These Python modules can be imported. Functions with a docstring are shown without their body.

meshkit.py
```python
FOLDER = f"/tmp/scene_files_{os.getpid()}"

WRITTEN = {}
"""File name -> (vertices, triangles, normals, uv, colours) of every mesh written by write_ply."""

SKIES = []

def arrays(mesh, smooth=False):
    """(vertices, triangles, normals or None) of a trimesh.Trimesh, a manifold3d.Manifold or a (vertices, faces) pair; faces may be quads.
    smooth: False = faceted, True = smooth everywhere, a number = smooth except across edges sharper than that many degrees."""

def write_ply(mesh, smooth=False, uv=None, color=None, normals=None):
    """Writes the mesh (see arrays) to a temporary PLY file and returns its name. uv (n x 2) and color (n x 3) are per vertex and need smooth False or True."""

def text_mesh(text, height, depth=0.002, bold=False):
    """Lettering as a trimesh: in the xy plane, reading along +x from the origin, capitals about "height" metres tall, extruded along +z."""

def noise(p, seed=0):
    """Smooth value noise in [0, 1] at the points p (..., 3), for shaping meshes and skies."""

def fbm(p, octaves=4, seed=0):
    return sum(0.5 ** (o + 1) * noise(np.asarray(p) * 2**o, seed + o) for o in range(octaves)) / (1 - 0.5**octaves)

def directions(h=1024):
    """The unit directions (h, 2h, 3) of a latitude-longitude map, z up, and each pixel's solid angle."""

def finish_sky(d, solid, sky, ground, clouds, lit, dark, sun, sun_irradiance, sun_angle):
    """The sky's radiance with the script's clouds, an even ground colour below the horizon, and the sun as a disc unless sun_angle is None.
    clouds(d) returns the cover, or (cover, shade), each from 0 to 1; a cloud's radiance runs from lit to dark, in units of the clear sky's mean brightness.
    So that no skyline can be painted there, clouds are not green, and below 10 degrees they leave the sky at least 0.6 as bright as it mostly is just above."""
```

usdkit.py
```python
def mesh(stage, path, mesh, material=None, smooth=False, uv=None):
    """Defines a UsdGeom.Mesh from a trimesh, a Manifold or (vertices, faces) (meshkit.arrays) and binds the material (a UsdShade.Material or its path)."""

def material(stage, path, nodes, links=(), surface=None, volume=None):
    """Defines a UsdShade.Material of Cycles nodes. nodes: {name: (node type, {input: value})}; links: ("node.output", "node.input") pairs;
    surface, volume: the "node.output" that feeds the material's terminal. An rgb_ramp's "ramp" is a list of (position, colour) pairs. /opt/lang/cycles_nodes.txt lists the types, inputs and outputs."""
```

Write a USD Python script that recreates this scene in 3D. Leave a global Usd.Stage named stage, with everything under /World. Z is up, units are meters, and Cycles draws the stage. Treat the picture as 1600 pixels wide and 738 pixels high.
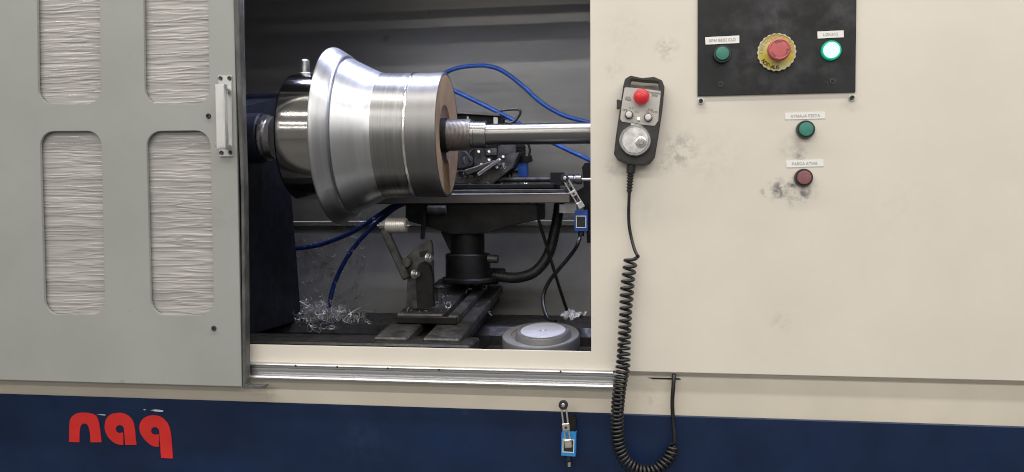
import math, random
import numpy as np, trimesh, manifold3d as m3, shapely.geometry as sg, shapely.ops as so
from shapely import affinity
import usdkit, meshkit
from pxr import Usd, UsdGeom, UsdLux, UsdShade, Gf, Sdf

random.seed(7); rng = np.random.default_rng(7)
stage = Usd.Stage.CreateInMemory()
UsdGeom.SetStageUpAxis(stage, 'Z'); UsdGeom.SetStageMetersPerUnit(stage, 1.0)
UsdGeom.Xform.Define(stage, '/World'); UsdGeom.Scope.Define(stage, '/World/Looks')

# ------------------------------------------------------------------ camera
F, W, H = 1350.0, 1600, 738                     # focal length in photo pixels, photo size
EYE = np.array([0.0, -1.70, 1.40])              # the cabinet front is the plane y = 0
YAW, PITCH, ROLL = math.radians(9.0), math.radians(2.505), math.radians(-0.386)
_f = np.array([-math.sin(YAW)*math.cos(PITCH), math.cos(YAW)*math.cos(PITCH), -math.sin(PITCH)])
_r = np.array([math.cos(YAW), math.sin(YAW), 0.0]); _u = np.cross(_r, _f)
RT = _r*math.cos(ROLL)+_u*math.sin(ROLL); UP = -_r*math.sin(ROLL)+_u*math.cos(ROLL); FW = _f
cam = UsdGeom.Camera.Define(stage, '/World/camera')
cam.AddTransformOp().Set(Gf.Matrix4d(*RT, 0, *UP, 0, *(-FW), 0, *EYE, 1))
cam.CreateHorizontalApertureAttr(36.0); cam.CreateVerticalApertureAttr(36.0*H/W)
cam.CreateFocalLengthAttr(36.0*F/W); cam.CreateClippingRangeAttr(Gf.Vec2f(0.05, 100))
cam.CreateExposureAttr(0.0)

# ------------------------------------------------------------------ light: unseen rows of tubes under a hall ceiling
TUBE = 38.5
def tube_row(i, y, z, x=0.0, w=9.0, h=0.16, k=1.0, col=(1.0, 0.965, 0.91)):
    L = UsdLux.RectLight.Define(stage, f'/World/unseen_tube_{i:03d}')
    L.CreateWidthAttr(w); L.CreateHeightAttr(h); L.CreateIntensityAttr(TUBE*k); L.CreateColorAttr(Gf.Vec3f(*col))
    L.AddTranslateOp().Set(Gf.Vec3d(x, y, z))
    return L
tube_row(1, -0.85, 4.1, k=0.9)
tube_row(2, -3.2, 4.1)
tube_row(3, -6.6, 4.1, h=0.2)
tube_row(4, -10.5, 4.1, w=14, h=0.24)
lamp = tube_row(5, 0.26, 2.02, x=-0.25, w=1.3, h=0.045, k=1.7, col=(0.66, 0.71, 1.0))   # unseen lamp above the bell, placed for bluish light from the top
dome = UsdLux.DomeLight.Define(stage, '/World/hall_ambient')  # even glow standing in for light bounced around the unseen hall
dome.GetPrim().SetCustomDataByKey('kind', 'structure')
dm = usdkit.material(stage, '/World/Looks/hall_ambient_light', {'b': ('background_shader', {'color': (1.0, 0.97, 0.93), 'strength': 0.30})}, surface='b.background')
UsdShade.MaterialBindingAPI.Apply(dome.GetPrim()).Bind(dm)

# ------------------------------------------------------------------ geometry helpers
def at(px, py, Y):
    d = FW*F+RT*(px-W/2)+UP*(H/2-py)
    return EYE+d*((Y-EYE[1])/d[1])
def at_plane(px, py, p0, n):
    d = FW*F+RT*(px-W/2)+UP*(H/2-py)
    return EYE+d*(np.dot(p0-EYE, n)/np.dot(d, n))
def dep(p): return float(np.dot(np.asarray(p)-EYE, FW))
def proj(p):
    v = np.asarray(p)-EYE; w = v@FW
    return np.array([W/2+F*(v@RT)/w, H/2-F*(v@UP)/w])
def size(px, py, Y, n): return n*dep(at(px, py, Y))/F        # n photo pixels at that place, in metres
def xz(pts, Y): return [(p[0], p[2]) for p in (at(a, b, Y) for a, b in pts)]

def cat(*ms):
    ms = [trimesh.Trimesh(*meshkit.arrays(m)[:2], process=False) for m in ms]
    return trimesh.util.concatenate(ms)
def box(x0, x1, y0, y1, z0, z1, c=0.0):
    if c <= 0:
        b = trimesh.creation.box((x1-x0, y1-y0, z1-z0)); b.apply_translation(((x0+x1)/2, (y0+y1)/2, (z0+z1)/2)); return b
    c = min(c, (x1-x0)*.45, (y1-y0)*.45, (z1-z0)*.45); P = []
    for sx, X in ((1, x0), (-1, x1)):
        for sy, Yv in ((1, y0), (-1, y1)):
            for sz, Z in ((1, z0), (-1, z1)):
                P += [(X, Yv+sy*c, Z+sz*c), (X+sx*c, Yv, Z+sz*c), (X+sx*c, Yv+sy*c, Z)]
    return trimesh.PointCloud(P).convex_hull
def prism(poly, y0, y1, c=0.0):
    """A polygon in (x, z), pushed from y0 (front) to y1 (back); c: chamfer of the front edge."""
    polys = list(poly.geoms) if hasattr(poly, 'geoms') else [poly]
    out = []
    for p in polys:
        if c > 0:
            cs = m3.CrossSection([np.array(p.exterior.coords)[:-1]]+[np.array(h.coords)[:-1] for h in p.interiors], m3.FillRule.EvenOdd)
            slabs = []
            for k in range(3):
                a = c*(1-math.sin(k*math.pi/6)); t = c*(1-math.cos(k*math.pi/6))
                slabs.append(cs.offset(-a, m3.JoinType.Round, 2, 16).extrude(y1-y0-t))
            mm = m3.Manifold.batch_boolean(slabs, m3.OpType.Add)
            q = mm.to_mesh(); t = trimesh.Trimesh(q.vert_properties[:, :3], q.tri_verts, process=False)
        else:
            t = trimesh.creation.extrude_polygon(p, y1-y0)
        v = np.array(t.vertices)
        t = trimesh.Trimesh(np.c_[v[:, 0], y1-v[:, 2], v[:, 1]], t.faces, process=False)
        out.append(t)
    return cat(*out)
def rnd(poly, r): return poly.buffer(-r, join_style=2).buffer(r, quad_segs=6)
def pxpoly(pts, Y, r=0.0):
    p = sg.Polygon(xz(pts, Y)).buffer(0)
    return rnd(p, r) if r > 0 else p
def pxprism(pts, Y, t, r=0.0, c=0.0): return prism(pxpoly(pts, Y, r), Y, Y+t, c)
def frame(ax):
    ax = np.asarray(ax, float)/np.linalg.norm(ax)
    a = np.cross(ax, (0, 0, 1.0) if abs(ax[2]) < .9 else (1.0, 0, 0)); a /= np.linalg.norm(a)
    return ax, a, np.cross(ax, a)
def revolve(prof, o, ax, n=48):
    """prof: (along, radius) pairs."""
    ax, a, b = frame(ax); o = np.asarray(o, float); ang = np.arange(n)*2*np.pi/n
    ring = np.cos(ang)[:, None]*a+np.sin(ang)[:, None]*b
    V = np.vstack([o+ax*s+ring*max(r, 1e-6) for s, r in prof]); Fc = []
    for i in range(len(prof)-1):
        for j in range(n):
            k = (j+1) % n
            Fc += [(i*n+j, i*n+k, (i+1)*n+k), (i*n+j, (i+1)*n+k, (i+1)*n+j)]
    t = trimesh.Trimesh(V, Fc, process=False)
    t.merge_vertices(digits_vertex=8); t.update_faces(t.nondegenerate_faces())
    return t
def cyl(p, ax, length, r, c=0.0, n=32):
    c = min(c, r*.5, length*.5)
    return revolve([(0, 0), (0, r-c), (c, r), (length-c, r), (length, r-c), (length, 0)], p, ax, n)
def spline(pts, n=10):
    p = np.asarray(pts, float); p = np.vstack([2*p[0]-p[1], p, 2*p[-1]-p[-2]]); out = []
    for i in range(1, len(p)-2):
        t = np.linspace(0, 1, n, endpoint=False)[:, None]
        out.append(.5*((2*p[i])+(-p[i-1]+p[i+1])*t+(2*p[i-1]-5*p[i]+4*p[i+1]-p[i+2])*t**2+(-p[i-1]+3*p[i]-3*p[i+1]+p[i+2])*t**3))
    return np.vstack(out+[p[-2:-1]])
def tube(path, r, n=10, caps=True):
    p = np.asarray(path, float); r = np.broadcast_to(r, (len(p),)); t = np.gradient(p, axis=0)
    t /= np.linalg.norm(t, axis=1, keepdims=True)+1e-12
    a = frame(t[0])[1]; ang = np.arange(n)*2*np.pi/n; V = []
    for i in range(len(p)):
        a = a-t[i]*(a@t[i]); a /= np.linalg.norm(a); b = np.cross(t[i], a)
        V.append(p[i]+r[i]*(np.cos(ang)[:, None]*a+np.sin(ang)[:, None]*b))
    V = np.vstack(V); m = len(p); Fc = []
    for i in range(m-1):
        for j in range(n):
            k = (j+1) % n
            Fc += [(i*n+j, i*n+k, (i+1)*n+k), (i*n+j, (i+1)*n+k, (i+1)*n+j)]
    if caps:
        V = np.vstack([V, p[:1], p[-1:]]); c0, c1 = m*n, m*n+1
        for j in range(n):
            k = (j+1) % n
            Fc += [(c0, k, j), (c1, (m-1)*n+j, (m-1)*n+k)]
    return trimesh.Trimesh(V, Fc, process=False)
def pxpath(pts, n=10): return spline([at(*p) for p in pts], n)
def oriented(p0, p1, w, h, up=(0, 0, 1), c=0.002):
    """A bar from p0 to p1, w wide, h deep (along up)."""
    p0, p1 = np.asarray(p0, float), np.asarray(p1, float); d = p1-p0; L = np.linalg.norm(d); d /= L
    s = np.cross(d, up); s /= np.linalg.norm(s); u = np.cross(s, d)
    b = box(0, L, -w/2, w/2, -h/2, h/2, c); M = np.eye(4); M[:3, 0] = d; M[:3, 1] = s; M[:3, 2] = u; M[:3, 3] = p0
    b.apply_transform(M); return b
def text(s, h, p, tilt=0.0, bold=False, depth=0.0006, centre=True):
    """Lettering facing -y at p."""
    t = meshkit.text_mesh(s, h, depth, bold); v = np.array(t.vertices)
    if centre: v[:, :2] -= (v[:, :2].min(0)+v[:, :2].max(0))/2
    c, s_ = math.cos(tilt), math.sin(tilt); x, y = v[:, 0]*c-v[:, 1]*s_, v[:, 0]*s_+v[:, 1]*c
    return trimesh.Trimesh(np.c_[p[0]+x, p[1]-v[:, 2], p[2]+y], t.faces, process=False)

# ------------------------------------------------------------------ scene objects
USED, LOC = set(), {}
def numbered(base):
    if base not in USED: USED.add(base); return base
    i = 1
    while f'{base}_{i:03d}' in USED: i += 1
    USED.add(f'{base}_{i:03d}'); return f'{base}_{i:03d}'
def setd(prim, **k):
    for a, b in k.items():
        if b: prim.SetCustomDataByKey(a, b)
def thing(name, label, category, loc, group=None):
    path = numbered('/World/'+name); x = UsdGeom.Xform.Define(stage, path)
    x.AddTranslateOp().Set(Gf.Vec3d(*map(float, loc))); LOC[path] = np.asarray(loc, float)
    setd(x.GetPrim(), label=label, category=category, group=group); return path
def part(name, mesh, mat, parent, label=None, smooth=35, kind=None):
    """One mesh under a thing, or under one of its parts."""
    root = next(k for k in LOC if parent == k or parent.startswith(k+'/'))
    path = numbered(parent+'/'+name); t = trimesh.Trimesh(*meshkit.arrays(mesh)[:2], process=False); t.apply_translation(-LOC[root])
    m = usdkit.mesh(stage, path, t, M[mat], smooth=smooth); setd(m.GetPrim(), label=label, kind=kind); return path
def solo(name, mesh, mat, label, category, kind=None, smooth=35, group=None):
    path = numbered('/World/'+name); t = trimesh.Trimesh(*meshkit.arrays(mesh)[:2], process=False); c = t.bounds.mean(0); t.apply_translation(-c)
    m = usdkit.mesh(stage, path, t, M[mat], smooth=smooth); m.AddTranslateOp().Set(Gf.Vec3d(*map(float, c)))
    setd(m.GetPrim(), label=label, category=category, kind=kind, group=group); return path

# ------------------------------------------------------------------ materials
M = {}
def mul(c, k): return tuple(min(1.0, x*k) for x in c)
def mat(name, col, rough=.5, metal=0.0, var=.08, scale=14.0, col2=None, bump=0.0, bscale=150.0, rvar=.08, stretch=(1, 1, 1), spec=.5, extra=None, edge=(.35, .65)):
    if metal > .7: rvar = min(rvar, .025)
    n = {'g': ('geometry', {}), 'mp': ('mapping', {'scale': stretch}),
         'n1': ('noise_texture', {'scale': scale, 'detail': 5.0, 'roughness': .6}),
         'r1': ('rgb_ramp', {'ramp': [(edge[0], mul(col, 1-var)), (edge[1], col2 or mul(col, 1+var))]}),
         'n2': ('noise_texture', {'scale': scale*2.7, 'detail': 4.0}),
         'mr': ('map_range', {'from_min': .3, 'from_max': .7, 'to_min': max(.02, rough-rvar), 'to_max': min(1, rough+rvar), 'clamp': True}),
         'p': ('principled_bsdf', {'metallic': metal, 'specular_ior_level': spec})}
    l = [('g.position', 'mp.vector'), ('mp.vector', 'n1.vector'), ('mp.vector', 'n2.vector'), ('n1.fac', 'r1.fac'), ('n2.fac', 'mr.value'), ('mr.result', 'p.roughness')]
    out = 'r1.color'
    if bump:
        n['n3'] = ('noise_texture', {'scale': bscale, 'detail': 3.0}); n['b'] = ('bump', {'strength': bump, 'distance': .001})
        l += [('mp.vector', 'n3.vector'), ('n3.fac', 'b.height'), ('b.normal', 'p.normal')]
    if extra: out = extra(n, l, out)
    l.append((out, 'p.base_color'))
    M[name] = usdkit.material(stage, '/World/Looks/'+name, n, l, surface='p.BSDF')
def stains(spots, dirt, ns=48.0, lo=.44, hi=.60):
    """Smudges with a shape of their own at given places on a sheet: (point, radius, strength)."""
    def f(n, l, out):
        n['sn'] = ('noise_texture', {'scale': ns, 'detail': 4.0, 'roughness': .65}); n['sr'] = ('map_range', {'from_min': lo, 'from_max': hi, 'to_min': 0., 'to_max': 1., 'clamp': True})
        l += [('g.position', 'sn.vector'), ('sn.fac', 'sr.value')]; prev = None
        for i, (p, r, k) in enumerate(spots):
            n[f'd{i}'] = ('vector_math', {'math_type': 'distance', 'vector2': tuple(p)}); n[f'q{i}'] = ('map_range', {'range_type': 'smoothstep', 'from_min': 0., 'from_max': r, 'to_min': k, 'to_max': 0., 'clamp': True})
            l += [('g.position', f'd{i}.vector1'), (f'd{i}.value', f'q{i}.value')]
            if prev:
                n[f'x{i}'] = ('math', {'math_type': 'maximum'}); l += [(prev, f'x{i}.value1'), (f'q{i}.result', f'x{i}.value2')]; prev = f'x{i}.value'
            else: prev = f'q{i}.result'
        n['sm'] = ('math', {'math_type': 'multiply'}); n['sx'] = ('mix', {'mix_type': 'mix', 'color2': dirt})
        l += [(prev, 'sm.value1'), ('sr.result', 'sm.value2'), ('sm.value', 'sx.fac'), (out, 'sx.color1')]
        return 'sx.color'
    return f
def spot(px, py, r, k, Y=0.0): return (at(px, py, Y), size(px, py, Y, r), k)
CREAM = (.67, .625, .55)
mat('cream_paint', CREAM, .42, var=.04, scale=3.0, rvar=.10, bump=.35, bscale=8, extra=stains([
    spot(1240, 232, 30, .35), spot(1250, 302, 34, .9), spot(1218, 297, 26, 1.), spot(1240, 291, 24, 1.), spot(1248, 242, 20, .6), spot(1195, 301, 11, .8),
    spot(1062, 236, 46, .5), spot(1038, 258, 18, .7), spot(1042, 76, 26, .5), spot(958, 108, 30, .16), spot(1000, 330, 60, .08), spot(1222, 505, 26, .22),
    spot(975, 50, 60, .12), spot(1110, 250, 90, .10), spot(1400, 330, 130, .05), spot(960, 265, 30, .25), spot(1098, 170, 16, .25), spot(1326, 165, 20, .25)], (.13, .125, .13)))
mat('cream_strip', (.60, .55, .46), .45, var=.06, scale=5.0, bump=.05, bscale=240, extra=stains([spot(870, 607, 6, .9), spot(412, 618, 30, .25), spot(325, 612, 6, .8), spot(1252, 645, 8, .5), spot(1020, 620, 40, .2), spot(700, 552, 60, .12)], (.12, .11, .10)))
mat('navy_paint', (.005, .016, .052), .42, spec=.3, var=.22, scale=4.0, bump=.06, bscale=200, extra=stains([spot(726, 645, 10, .5), spot(560, 690, 90, .03), spot(470, 670, 4, .8), spot(626, 728, 4, .9)], (.14, .17, .24)))
mat('grey_paint', (.31, .318, .302), .45, var=.05, scale=4.0, bump=.06, bscale=260, extra=stains([spot(203, 88, 5, .8, -.03), spot(196, 215, 8, .3, -.03), spot(205, 487, 5, .6, -.03), spot(192, 597, 7, .7, -.03), spot(222, 598, 8, .5, -.03), spot(340, 340, 60, .1, -.03)], (.08, .08, .08)))
mat('crinkled_foil', (.375, .362, .345), .27, var=.14, scale=26., stretch=(.25, 1, 2.2), bump=.35, bscale=90, spec=.7, rvar=.12)
mat('black_rubber', (.018, .018, .018), .5, var=.3, scale=40, bump=.1)
mat('cable_black', (.012, .012, .013), .33, var=.2, scale=60)
mat('strip_dark', (.085, .085, .082), .5, var=.45, scale=30, stretch=(1, 1, .5), rvar=.1)
mat('galvanised', (.62, .62, .60), .35, 1.0, var=.12, scale=30)
mat('aluminium', (.60, .60, .61), .36, 1.0, var=.015, scale=12, rvar=.0, stretch=(.15, 1, 1))
mat('handle_alu', (.74, .74, .73), .38, .8, var=.02, scale=20)
mat('steel_satin', (.62, .62, .61), .42, .9, var=.04, scale=20)
mat('chrome', (.78, .78, .80), .14, 1.0, var=.05, scale=50)
mat('steel', (.50, .49, .47), .32, 1.0, var=.14, scale=30)
mat('back_sheet', (.275, .27, .25), .36, .4, var=.10, scale=3.0, stretch=(.35, 1, 2.5), rvar=.05, extra=stains([(at(604, 60, .74), .02, .6), (at(566, 75, .74), .015, .8), (at(670, 20, .74), .01, .8), (at(560, 380, .74), .18, .35), (at(640, 400, .74), .2, .3), (at(840, 430, .74), .2, .25)], (.06, .06, .06), ns=30))
mat('back_lower', (.37, .363, .333), .45, .3, var=.16, scale=5.0, rvar=.08)
mat('cabinet_dark', (.05, .05, .05), .6, var=.3, scale=10)
mat('navy_casting', (.007, .009, .018), .5, spec=.3, var=.35, scale=16, bump=.25, bscale=90)
mat('iron_black', (.010, .0095, .0095), .5, spec=.22, var=.45, scale=24, bump=.25, bscale=120, rvar=.15)
mat('iron_worn', (.058, .056, .053), .48, .4, var=.5, scale=38, bump=.3, bscale=160, rvar=.16)
mat('iron_grey', (.085, .082, .077), .45, .5, var=.5, scale=34, bump=.3, bscale=140, rvar=.16)
mat('iron_bed', (.030, .028, .027), .45, .3, var=.5, scale=30, bump=.2, bscale=140, rvar=.15)
mat('bar_steel', (.16, .145, .13), .38, .9, var=.25, scale=12, stretch=(.15, 1, 3), rvar=.1)
mat('chuck_steel', (.34, .33, .315), .12, 1.0, var=.05, scale=8, rvar=.01, stretch=(2.0, .5, .5))
mat('shaft_steel', (.25, .245, .24), .27, 1.0, var=.02, scale=6, rvar=.0, stretch=(.3, .5, .5))
mat('thread_steel', (.40, .385, .37), .42, 1.0, var=.1, scale=30)
def turned(name, col, rough, bands, rv=.06):      # turning marks: rings that depend on the place along the spindle
    n = {'g': ('geometry', {}), 'mp': ('mapping', {'scale': (bands, 1.2, 1.2), 'rotation': (0, 0, 0)}), 'n1': ('noise_texture', {'scale': 1.0, 'detail': 6.0, 'roughness': .7}),
         'r1': ('rgb_ramp', {'ramp': [(.32, mul(col, .91)), (.68, mul(col, 1.05))]}), 'mr': ('map_range', {'from_min': .3, 'from_max': .7, 'to_min': rough-rv, 'to_max': rough+rv, 'clamp': True}),
         'b': ('bump', {'strength': .015, 'distance': .0005}), 'p': ('principled_bsdf', {'metallic': 1.0})}
    l = [('g.position', 'mp.vector'), ('mp.vector', 'n1.vector'), ('n1.fac', 'r1.fac'), ('n1.fac', 'mr.value'), ('n1.fac', 'b.height'), ('b.normal', 'p.normal'), ('r1.color', 'p.base_color'), ('mr.result', 'p.roughness')]
    M[name] = usdkit.material(stage, '/World/Looks/'+name, n, l, surface='p.BSDF')
turned('bell_cone_lit', (.505, .515, .535), .34, 40, .03)  # same steel as the neck, light put in as a paler, bluer tone
turned('bell_rim_lit', (.43, .435, .455), .36, 60, .03)
turned('bell_neck_dim', (.27, .268, .265), .33, 110, .05)  # same steel again, toned darker where the bell looks dim
turned('bell_end_dim', (.225, .222, .222), .40, 70, .05)
mat('weld_bright', (.85, .83, .80), .2, 1.0, var=.1, scale=80)
mat('end_board', (.235, .155, .085), .7, var=.2, scale=10, col2=(.275, .19, .115), spec=.2)
mat('end_recess', (.14, .095, .065), .6, var=.25, scale=12)
mat('hose_blue', (.018, .10, .42), .32, var=.15, scale=30)
mat('hose_navy', (.014, .032, .16), .35, var=.2, scale=30)
mat('switch_blue', (.03, .25, .62), .4, var=.08, scale=40)
mat('switch_deep', (.014, .08, .34), .4, var=.1, scale=40)
mat('lever_metal', (.60, .56, .50), .35, .8, var=.12, scale=60)
mat('roller_steel', (.62, .60, .56), .42, .7, var=.08, scale=30)
mat('disc_grey', (.20, .198, .203), .5, .3, var=.12, scale=22)
mat('disc_top', (.52, .52, .57), .5, .4, var=.06, scale=30)
mat('disc_rim', (.10, .10, .10), .5, var=.2, scale=40)
mat('paper', (.33, .32, .31), .6, var=.15, scale=40)
mat('swarf', (.62, .61, .59), .38, .8, var=.25, scale=60)
mat('logo_red', (.62, .022, .018), .42, var=.06, scale=20)
mat('scratch_white', (.45, .46, .50), .6, var=.2, scale=80)
mat('panel_black', (.016, .016, .018), .5, spec=.3, var=.35, scale=12, bump=.1, extra=stains([
    spot(1215, 35, 70, .30), spot(1165, 95, 60, .25), spot(1310, 20, 55, .28), spot(1210, 120, 70, .2), spot(1290, 108, 40, .22), spot(1150, 40, 70, .12), spot(1250, 100, 60, .15)], (.20, .20, .21), ns=24, lo=.40, hi=.75))
mat('button_green', (.045, .20, .155), .38, var=.1, scale=60, spec=.4)
mat('button_dull_red', (.22, .085, .10), .42, var=.2, scale=50, spec=.4)
mat('stop_pink', (.50, .115, .115), .48, var=.1, scale=50)
mat('stop_red', (.62, .025, .035), .3, var=.1, scale=50)
mat('ring_yellow', (.62, .48, .04), .5, var=.10, scale=30, col2=(.58, .52, .20), edge=(.45, .55))
mat('ring_edge', (.55, .53, .38), .5, var=.1, scale=40)
mat('bezel_dark', (.02, .028, .027), .35, var=.2, scale=40)
mat('bezel_green', (.0, .23, .13), .25, var=.1, scale=40)
mat('sticker_white', (.78, .77, .75), .5, var=.03, scale=30)
mat('ink', (.10, .10, .10), .6, var=.1); mat('ink_soft', (.36, .35, .34), .6, var=.1); mat('ink_black', (.03, .03, .02), .6, var=.1)
mat('face_grey', (.47, .45, .42), .45, var=.05, scale=40)
mat('pendant_black', (.030, .029, .028), .45, var=.25, scale=50, bump=.2, bscale=500)
mat('knob_pale', (.66, .63, .62), .35, var=.06, scale=80)
mat('wheel_rim', (.78, .77, .75), .2, 1.0, var=.08, scale=70)
mat('wheel_face', (.58, .57, .56), .42, .5, var=.32, scale=60, bump=.2, bscale=120)
mat('hole_black', (.004, .004, .004), .7, var=.1)
mat('screw_dark', (.06, .058, .055), .45, .6, var=.3, scale=80)
mat('floor_paint', (.11, .11, .108), .55, var=.2, scale=2.0)
M['lamp_green'] = usdkit.material(stage, '/World/Looks/lamp_green', {'e': ('emission', {'color': (.42, 1.0, .72), 'strength': 2.1})}, surface='e.emission')
M['bezel_green'] = usdkit.material(stage, '/World/Looks/bezel_lit', {'p': ('principled_bsdf', {'base_color': (0.0, .24, .14), 'roughness': .25, 'emission_color': (0.0, .42, .24), 'emission_strength': .55})}, surface='p.BSDF')
M['lamp_white'] = usdkit.material(stage, '/World/Looks/lamp_white', {'e': ('emission', {'color': (1.0, 1.0, .95), 'strength': 1.6})}, surface='e.emission')

def screw(px, py, Y, rpx, parent, name='screw', mat_='screw_dark'):
    r = size(px, py, Y, rpx); o = at(px, py, Y)+np.array([0, .0002, 0])
    hexa = [(math.cos(a)*r*.45, math.sin(a)*r*.45) for a in np.arange(6)*math.pi/3]
    head = revolve([(0, r), (r*.45, r), (r*.7, r*.85), (r*.7, r*.42), (r*.25, r*.36), (r*.25, 0)], o, (0, -1, 0), 18)
    return part(name, head, mat_, parent)

# ================================================================== hall floor, out of view, kept dark to dim reflections from below
fl = box(-14, 14, -14, 6, -.05, 0); fp0 = usdkit.mesh(stage, '/World/floor', fl, M['floor_paint']); setd(fp0.GetPrim(), label='unseen dark grey hall floor under the machine, dims reflections from below', category='floor', kind='structure')
# ================================================================== the cabinet
cab = thing('machine_cabinet', 'cream and navy steel cabinet of the lathe around the open work space', 'machine cabinet', (0, .4, 0))
panel = sg.Polygon(xz([(-260, -340), (1850, -340), (1850, 604), (800, 576.3), (-260, 548.2)], 0))
zlip = float(np.mean([at(386, 566, 0)[2], at(900, 578.5, 0)[2], at(1450, 592, 0)[2]]))
XL, XR, ZT = at(-260, 300, 0)[0], at(1850, 300, 0)[0], at(800, -340, 0)[2]
panel = sg.box(XL, zlip, XR, ZT)
xo0, xo1 = at(369, 300, 0)[0], (at(921, 5, 0)[0]+at(924.5, 545, 0)[0])/2
zo = (at(386, 538.8, 0)[2]+at(924.7, 549.5, 0)[2])/2; zot = at(640, -270, 0)[2]  # opening top is out of view, its height shades the back sheet
opening = sg.box(xo0, zo, xo1, zot)
part('front_panel', prism(panel.difference(opening), 0.0, 0.006, .0012), 'cream_paint', cab)
# folded lip under the right half of the panel, then the lower strip and the navy base
xl = at(978, 585, 0)[0]
lip_sec = sg.Polygon([(.0005, zlip-.0004), (.0105, zlip-.0086), (.0115, zlip-.0086), (.0115, zlip-.0004)])
lt = trimesh.creation.extrude_polygon(lip_sec, XR-xl); lv_ = np.array(lt.vertices)
part('folded_lip', trimesh.Trimesh(np.c_[xl+lv_[:, 2], lv_[:, 0], lv_[:, 1]], lt.faces, process=False), 'cream_strip', cab, smooth=False)
zb = float(np.mean([at(148, 620, .012)[2], at(900, 643.5, .012)[2], at(1451, 662, .012)[2]]))
part('lower_strip', box(XL, XR, .012, .028, zb-.03, zlip-.009, 0), 'cream_strip', cab)
part('base_panel', box(XL, XR, .008, .030, .002, zb, .002), 'navy_paint', cab)
# guide rail of the door
x0r, x1r = XL+.3, at(958, 590, -.01)[0]
zr1 = (at(386, 566, -.01)[2]+at(900, 579.5, -.01)[2])/2; zr0 = (at(386, 591, -.01)[2]+at(900, 604.5, -.01)[2])/2; hr = zr1-zr0
sec = [(.010, 0), (-.012, 0), (-.016, .02), (-.0165, .10), (-.015, .20), (-.009, .235), (-.006, .26), (-.006, .33), (-.0075, .36), (-.009, .50), (-.0085, .66), (-.006, .70), (-.006, .78), (-.010, .82), (-.0145, .86), (-.0155, .92), (-.0140, .98), (-.011, 1), (.010, 1)]
t = trimesh.creation.extrude_polygon(sg.Polygon([(y-.001, zr0+z*hr) for y, z in sec]), x1r-x0r); v = np.array(t.vertices)
part('guide_rail', trimesh.Trimesh(np.c_[x0r+v[:, 2], v[:, 0], v[:, 1]], t.faces, process=False), 'aluminium', cab, smooth=25)
for px, py in ((462, 570.8), (527, 572.4), (606, 574.6), (686, 576.8), (876, 579.7)): screw(px, py+1.2, -.0172, 1.7, cab, 'rail_rivet')
# inside walls
YB = .745; ZB = at(700, 500, YB)[2]-.05; zled = at(700, 345, YB)[2]
XIL, XIR = at(330, 300, .3)[0]-.35, at(960, 300, .3)[0]+.55
part('back_sheet', box(XIL, XIR, YB, YB+.01, zled, ZT+.02), 'back_sheet', cab)
part('back_sheet', box(XIL, XIR, YB-.002, YB+.01, ZB-.3, zled-.022), 'back_lower', cab)
part('back_ledge', cat(box(XIL, XIR, YB-.018, YB+.006, zled-.016, zled-.002, .002), box(XIL, XIR, YB-.012, YB+.006, zled-.022, zled-.0162, .001)), 'back_sheet', cab)
part('side_wall', box(XIL-.01, XIL, .023, YB, ZB-.3, ZT), 'cabinet_dark', cab)
part('side_wall', box(XIR, XIR+.01, .023, YB, ZB-.3, ZT), 'cabinet_dark', cab)
part('unseen_roof', box(XIL-.01, XIR+.01, .023, YB, ZT-.004, ZT+.006), 'back_sheet', cab)  # out of view; paler than the side walls, sends light back inside
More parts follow.
